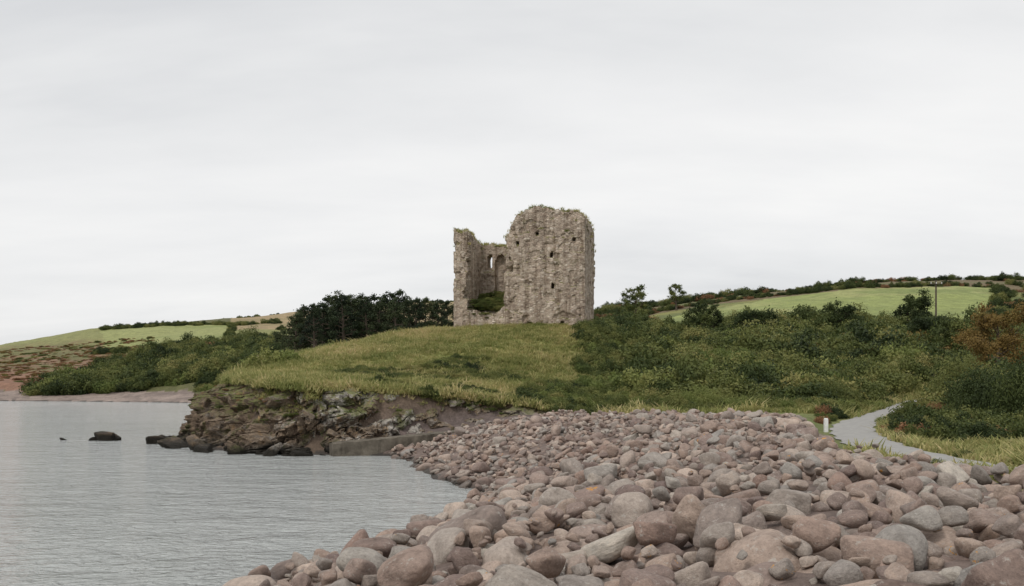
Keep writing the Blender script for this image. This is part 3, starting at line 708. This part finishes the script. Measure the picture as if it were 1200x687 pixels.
X,Y,z,px=region(380,1090,1350,52,100,lambda X,Y,px,z:farroad(X,Y)); addveg(st,X,Y,z,1.2,3.0,[0,1,2,4,5,6,8])
flush('scrub_thicket',BUSH,st)
st=new()
X,Y,z,px=region(3000,380,760,51.5,69,lambda X,Y,px,z:(fbm(X/4,Y/4,o=3,seed=72)*1.1+sstep(400,560,px)*.46-sstep(56,68,Y)*.6>-.06)); addveg(st,X,Y,z,.2,.75,[0,1,2,3,4,5,8,9,8],hr=(.6,1.0))
X,Y,z,px=region(460,680,790,60,92); addveg(st,X,Y,z,.5,1.4,[0,1,2,4,8])
X,Y,z,px=region(420,300,700,62,84,lambda X,Y,px,z:(fbm(X/3,Y/3,o=2,seed=73)>.15)); addveg(st,X,Y,z,.12,.38,[0,7,8,4],hr=(.4,.7))
X,Y,z,px=region(300,225,330,68,180); addveg(st,X,Y,z,1.0,2.4,[4,5,0,1,8])
ii=rng.integers(40,NA-60,420); o_=wide[ii]+rng.uniform(.1,1.3,420); X=px_[ii]+nx_[ii]*o_; Y=py_[ii]+ny_[ii]*o_; z=np.minimum(height(X,Y)+.1,ztop[ii]); k=fbm(pq[ii]*.4,pq[ii]*0,o=2,seed=75)>-.15
addveg(st,X[k],Y[k],z[k],.18,.5,[0,4,8,9,7,2],hr=(.5,.8))
for k in range(130):
    i=rng.integers(int(NA*.06),int(NA*.6)); j=int(rng.uniform(.5,.99)*nv/1.15); p=Vc[i,j]
    addveg(st,p[:1],p[1:2],p[2:3],.12,.36,[0,8,9,7],hr=(.5,.8))
flush('gorse_and_bramble',BUSH,st)
st=new()
X,Y,z,px=region(1900,40,330,258,376,lambda X,Y,px,z:Y<np.interp(px,[40,90,150,200,330],[266,300,332,362,376])); addveg(st,X,Y,z,2,6.5,[0,1,2,4,5,3,4,7,8])
X,Y,z,px=region(900,225,560,120,250,lambda X,Y,px,z:(z>2)&((px<305)|(Y<150))); addveg(st,X,Y,z,1.4,3.6,[0,1,4,5,5,2,8])
X,Y,z,px=region(300,300,560,150,250); addveg(st,X,Y,z,.8,2.0,[0,1,4,2,8])
X,Y,z,px=region(1100,-60,180,285,430); addveg(st,X,Y,z,.9,2.8,[7,7,7,6,0,7,6,3],hr=(.35,.6))
for (pa_,pb_,ya,yb,nn,s0,s1) in [(115,330,372,376,130,1.6,3.2),(118,330,468,474,120,1.4,2.8),(268,275,385,470,40,1.5,3),(325,640,430,446,160,1.4,3.2),(250,640,540,552,90,1,2.2)]:
    X,Y,z,px=region(nn,pa_,pb_,ya,yb); addveg(st,X,Y,z,s0,s1,[0,4,5,1])
flush('distant_woodland',BUSH,st)
st=new()
for (pa_,pb_,ya,yb,nn,s0,s1) in [(740,1170,266,272,190,1.0,2.3),(890,1400,326,336,260,1.2,2.8),(1163,1175,170,268,60,1.2,3),(700,900,290,335,180,1.5,3.4),(1160,1450,170,330,330,1.2,3.0),(640,760,165,300,260,1.6,3.6)]:
    X,Y,z,px=region(nn,pa_,pb_,ya,yb,nfield); addveg(st,X,Y,z,s0,s1,[4,5,5,1,7])
flush('hedgerows',BUSH,st)
st=new()
X,Y,z,px=region(220,1050,1240,33,48,lambda X,Y,px,z:px>1055,rd=1.3); addveg(st,X,Y,z,.45,1.25,[0,2,7,1,4,5,4,5])
X,Y,z,px=region(520,1040,1300,20,36,lambda X,Y,px,z:px>1050,rd=1.2); addveg(st,X,Y,z,.16,.5,[0,7,2,3,6,8,4,5],hr=(.4,.8))
X,Y,z,px=region(420,960,1140,44,74,lambda X,Y,px,z:seg_dist(X,Y,ROAD,closed=False)<3.4,rd=1.35); addveg(st,X,Y,z,.3,.85,[0,1,4,7,8,5])
flush('roadside_plants',BUSH,st)

PINES=proto_coll('pine_shapes',[tree('p',i+20,1.0,.30,M_pine,'pine',nl=5200,size=.015,link=False,bare=.26,density=1.2) for i in range(4)])
st=new()
for (px,d,h) in [(322,172,8.0),(333,176,9.2),(346,170,9.4),(358,178,10.6),(372,172,10.4),(384,180,11.6),(397,174,11.2),(410,180,12.0),(424,175,11.6),(438,182,12.2),(452,176,11.8),(466,184,12.2),(478,178,11.2),(352,186,10.8),(391,190,12.2),(418,190,12.2),(446,192,12.6),(340,190,10),(430,168,10.2),(462,168,10.2),(486,176,10),(498,182,10.2),(512,186,10.0),(524,190,10.2),(403,166,10),(368,164,9.2),(378,168,9.8),(443,172,10.6),(414,172,10.8)]:
    X=(px-600)/F*d; z=float(height(np.array([X]),np.array([d]))[0]); s=h*rng.uniform(.93,1.05)
    st['p'].append([[X,d,z-.2]]); st['r'].append([[0,0,rng.uniform(0,6.28)]]); w=s*rng.uniform(.8,1.05); st['s'].append([[w,w,s]]); st['i'].append([rng.integers(4)])
flush('pine_grove',PINES,st)

def plant(ob,px,d,sink=.2):
    X=(px-600)/F*d; ob.location=(X,d,float(height(np.array([X]),np.array([float(d)]))[0])-sink); return ob
plant(tree('autumn_tree',41,6.2,3.2,M_autumn,nl=24000,size=.085,bare=.1,density=1.2),1172,78)
plant(tree('hawthorn_tree',42,4.6,2.9,M_dark,nl=12000,size=.12,bare=.12,density=1.2),1085,118)
plant(tree('hawthorn_tree',43,5.0,2.8,M_bush,nl=12000,size=.12,bare=.12,density=1.2),1130,102)
plant(tree('ash_tree',44,9.5,3.4,M_bush,nl=7000,size=.15,bare=.25),744,235)
plant(tree('ash_tree',45,8.0,2.6,M_bush,nl=3600,size=.15,bare=.35),792,262)
plant(tree('hawthorn_tree',46,5.5,3.0,M_dark,nl=9000,size=.13,bare=.1,density=1.2),828,150)
plant(tree('hawthorn_tree',47,5.0,3.1,M_dark,nl=9000,size=.13,bare=.1,density=1.2),985,140)
plant(tree('hawthorn_tree',49,4.6,3.1,M_dark,nl=9000,size=.13,bare=.1,density=1.2),880,140)
plant(tree('ash_tree',48,6.0,3.2,M_dark,nl=8000,size=.14,bare=.2,density=1.1),1070,156)
def big_bush(name,seed,px,d,s,hz,mat):
    o=bush(seed,mat,nl=26000,size=.019,lobes=34,flat=1.0,spread=.74); o.name=name; scene.collection.objects.link(o)
    plant(o,px,d,.1); o.scale=(s,s*.9,hz); o.rotation_euler=(0,0,seed); return o
big_bush('willow_bush',61,1165,46,2.9,3.7,M_dark)
big_bush('willow_bush',62,1228,42,2.6,3.9,M_dark)
big_bush('willow_bush',63,1140,56,2.8,4.0,M_bush)
big_bush('bracken_bush',64,1095,47,1.2,1.25,M_bracken)
big_bush('gorse_bush',65,820,55,1.9,1.5,M_light)
big_bush('gorse_bush',66,975,60,1.9,2.2,M_bush)
ip_=[]
for k in range(130):
    x=rng.uniform(1.5,4.5); y=rng.uniform(1.3,4.5); ip_.append((x,y,1.95+(y-1.2)*.55,rng.uniform(.3,.75)))
for k in range(40): ip_.append((rng.uniform(1.3,3.2),rng.uniform(.1,1.3),rng.uniform(1.2,3.0),rng.uniform(.2,.4)))
for k in range(26):
    t=TP[rng.integers(len(TP))]; ip_.append((t[0],t[1],t[2]-.03,rng.uniform(.08,.2)))
for k in range(30): ip_.append((rng.uniform(-.6,11.6),rng.uniform(-1.0,-.2),-.15,rng.uniform(.15,.4)))
ip_=np.array(ip_)
scatter('ivy',BUSH,ip_[:,:3],np.stack([0*ip_[:,0],0*ip_[:,0],rng.uniform(0,6.28,len(ip_))],-1),np.stack([ip_[:,3]]*3,-1)*[1,1,.7],rng.choice([0,1,8,9],len(ip_)),parent=castle)
sel=TP[rng.integers(len(TP),size=900)]
scatter('grass_cap',TUFT,sel,np.stack([0*sel[:,0],0*sel[:,0],rng.uniform(0,6.28,len(sel))],-1),np.full((len(sel),3),.8)*rng.uniform(.5,1.1,(len(sel),1)),rng.integers(0,5,len(sel)),parent=castle)

st=new()
def tufts(nn,pa_,pb_,ya,yb,s0,s1,cond=None,pw=1):
    X,Y,z,px=region(nn,pa_,pb_,ya,yb,cond,pw,rd=1.1); m=len(X); s=rng.uniform(s0,s1,m)*(1+.5*fbm(X/2,Y/2,o=2,seed=78))
    st['p'].append(np.stack([X,Y,z],-1)); st['r'].append(np.stack([rng.normal(size=m)*.1,rng.normal(size=m)*.1,rng.uniform(0,6.28,m)],-1)); st['s'].append(np.stack([s*1.4,s*1.4,s],-1)); st['i'].append(rng.integers(0,5,m))
tufts(30000,240,790,50.5,96,.25,1.05,lambda X,Y,px,z:(z>2.0))
tufts(7000,700,1150,50,96,.8,1.5)
tufts(10000,1000,1300,9,60,.5,1.1,pw=.8)
tufts(4000,740,1200,95,160,1.0,1.8)
# turf hanging over the lip of the cliff
ii=rng.integers(10,NA-60,3500); o_=wide[ii]+rng.uniform(-.5,1.2,3500); X=px_[ii]+nx_[ii]*o_; Y=py_[ii]+ny_[ii]*o_; m=len(X); s=rng.uniform(.5,1.2,m)
st['p'].append(np.stack([X,Y,ztop[ii]-.05-.25*np.clip(wide[ii]-o_,0,1)],-1)); st['r'].append(np.stack([rng.normal(size=m)*.25,rng.normal(size=m)*.25,rng.uniform(0,6.28,m)],-1)); st['s'].append(np.stack([s*1.4,s*1.4,s],-1)); st['i'].append(rng.integers(0,5,m))
flush('rough_grass',TUFT,st)

# ------------------------------------------------------------------ small things
def post():
    e=bpy.data.objects.new('marker_post',None); scene.collection.objects.link(e); d=39.0; X=(968-600)/F*d
    e.location=(X,d,float(height(np.array([X]),np.array([d]))[0]))
    V=[];Fq=[]
    for z,w in ((-.3,.07),(.5,.07),(.55,.05)):
        V+=[(-w,-w,z),(w,-w,z),(w,w,z),(-w,w,z)]
    for r in (0,4):
        for k in range(4): Fq.append((r+k,r+(k+1)%4,r+4+(k+1)%4,r+4+k))
    Fq.append((8,9,10,11)); mesh_np('post_shaft',V,Fq,[M_white],smooth=False,parent=e)
post()
def pole():
    e=bpy.data.objects.new('utility_pole',None); scene.collection.objects.link(e); d=150.; X=(1097-600)/F*d
    e.location=(X,d,float(height(np.array([X]),np.array([d]))[0]))
    V,Fq=tube([(0,0,-.5),(0,0,4),(0,0,8.4)],[.15,.13,.11],8); mesh_np('pole_shaft',V,Fq,[M_bark],parent=e)
    V,Fq=tube([(-.9,-.14,7.8),(.9,-.14,7.8)],[.07,.07],6); mesh_np('crossarm',V,Fq,[M_bark],parent=e)
    for i,x in enumerate((-.8,0,.8)):
        V,Fq=tube([(x,-.14,7.84),(x,-.14,8.0),(x,-.14,8.1)],[.05,.07,.03],6); mesh_np(f'insulator_{i}',V,Fq,[M_white],parent=e)
pole()

# ------------------------------------------------------------------ SKY / LIGHT / CAMERA
w=bpy.data.worlds.new('World'); scene.world=w; w.use_nodes=True; nt=w.node_tree; nt.nodes.clear()
out=nt.nodes.new('ShaderNodeOutputWorld')
sky=nt.nodes.new('ShaderNodeTexSky'); sky.sky_type='NISHITA'; sky.sun_disc=False; sky.sun_elevation=math.radians(48); sky.sun_rotation=math.radians(215)
bg1=nt.nodes.new('ShaderNodeBackground'); bg1.inputs[1].default_value=.07; nt.links.new(sky.outputs[0],bg1.inputs[0])
tc=nt.nodes.new('ShaderNodeTexCoord').outputs['Generated']
sx=N(nt,'ShaderNodeSeparateXYZ'); nt.links.new(tc,sx.inputs[0])
zz=math_(nt,'ADD',math_(nt,'MAXIMUM',sx.outputs[2],0.0),.22)
cb=N(nt,'ShaderNodeCombineXYZ'); nt.links.new(math_(nt,'DIVIDE',sx.outputs[0],zz),cb.inputs[0]); nt.links.new(math_(nt,'DIVIDE',sx.outputs[1],zz),cb.inputs[1])
mp=N(nt,'ShaderNodeMapping'); mp.inputs['Scale'].default_value=(.6,1.25,1); mp.inputs['Location'].default_value=(3.1,1.7,0); mp.inputs['Rotation'].default_value=(0,0,.1); nt.links.new(cb.outputs[0],mp.inputs[0])
f=noise(nt,mp.outputs[0],1.0,6,.55,.2)
cc=ramp(nt,f,[(.30,(.73,.74,.755)),(.42,(.83,.835,.84)),(.54,(.90,.90,.90)),(.68,(.97,.965,.955))])
bg2=nt.nodes.new('ShaderNodeBackground'); nt.links.new(cc,bg2.inputs[0]); bg2.inputs[1].default_value=1.0
mx=nt.nodes.new('ShaderNodeMixShader'); mx.inputs[0].default_value=.94
nt.links.new(bg1.outputs[0],mx.inputs[1]); nt.links.new(bg2.outputs[0],mx.inputs[2]); nt.links.new(mx.outputs[0],out.inputs[0])
sd=bpy.data.lights.new('sun','SUN'); sd.energy=1.4; sd.angle=math.radians(12); sd.color=(1,.95,.88)
so=bpy.data.objects.new('sun',sd); scene.collection.objects.link(so)
el,az=math.radians(48),math.radians(215) # behind-left of the camera
dirv=Vector((math.sin(az)*math.cos(el),math.cos(az)*math.cos(el),math.sin(el))); so.rotation_euler=dirv.to_track_quat('Z','Y').to_euler()
cam=bpy.data.cameras.new('camera'); co=bpy.data.objects.new('camera',cam); scene.collection.objects.link(co)
cam.lens=35; cam.sensor_width=36; cam.shift_y=.0930; cam.clip_end=20000; cam.clip_start=.05
co.location=(0,0,H); co.rotation_euler=(math.radians(90),0,0); scene.camera=co
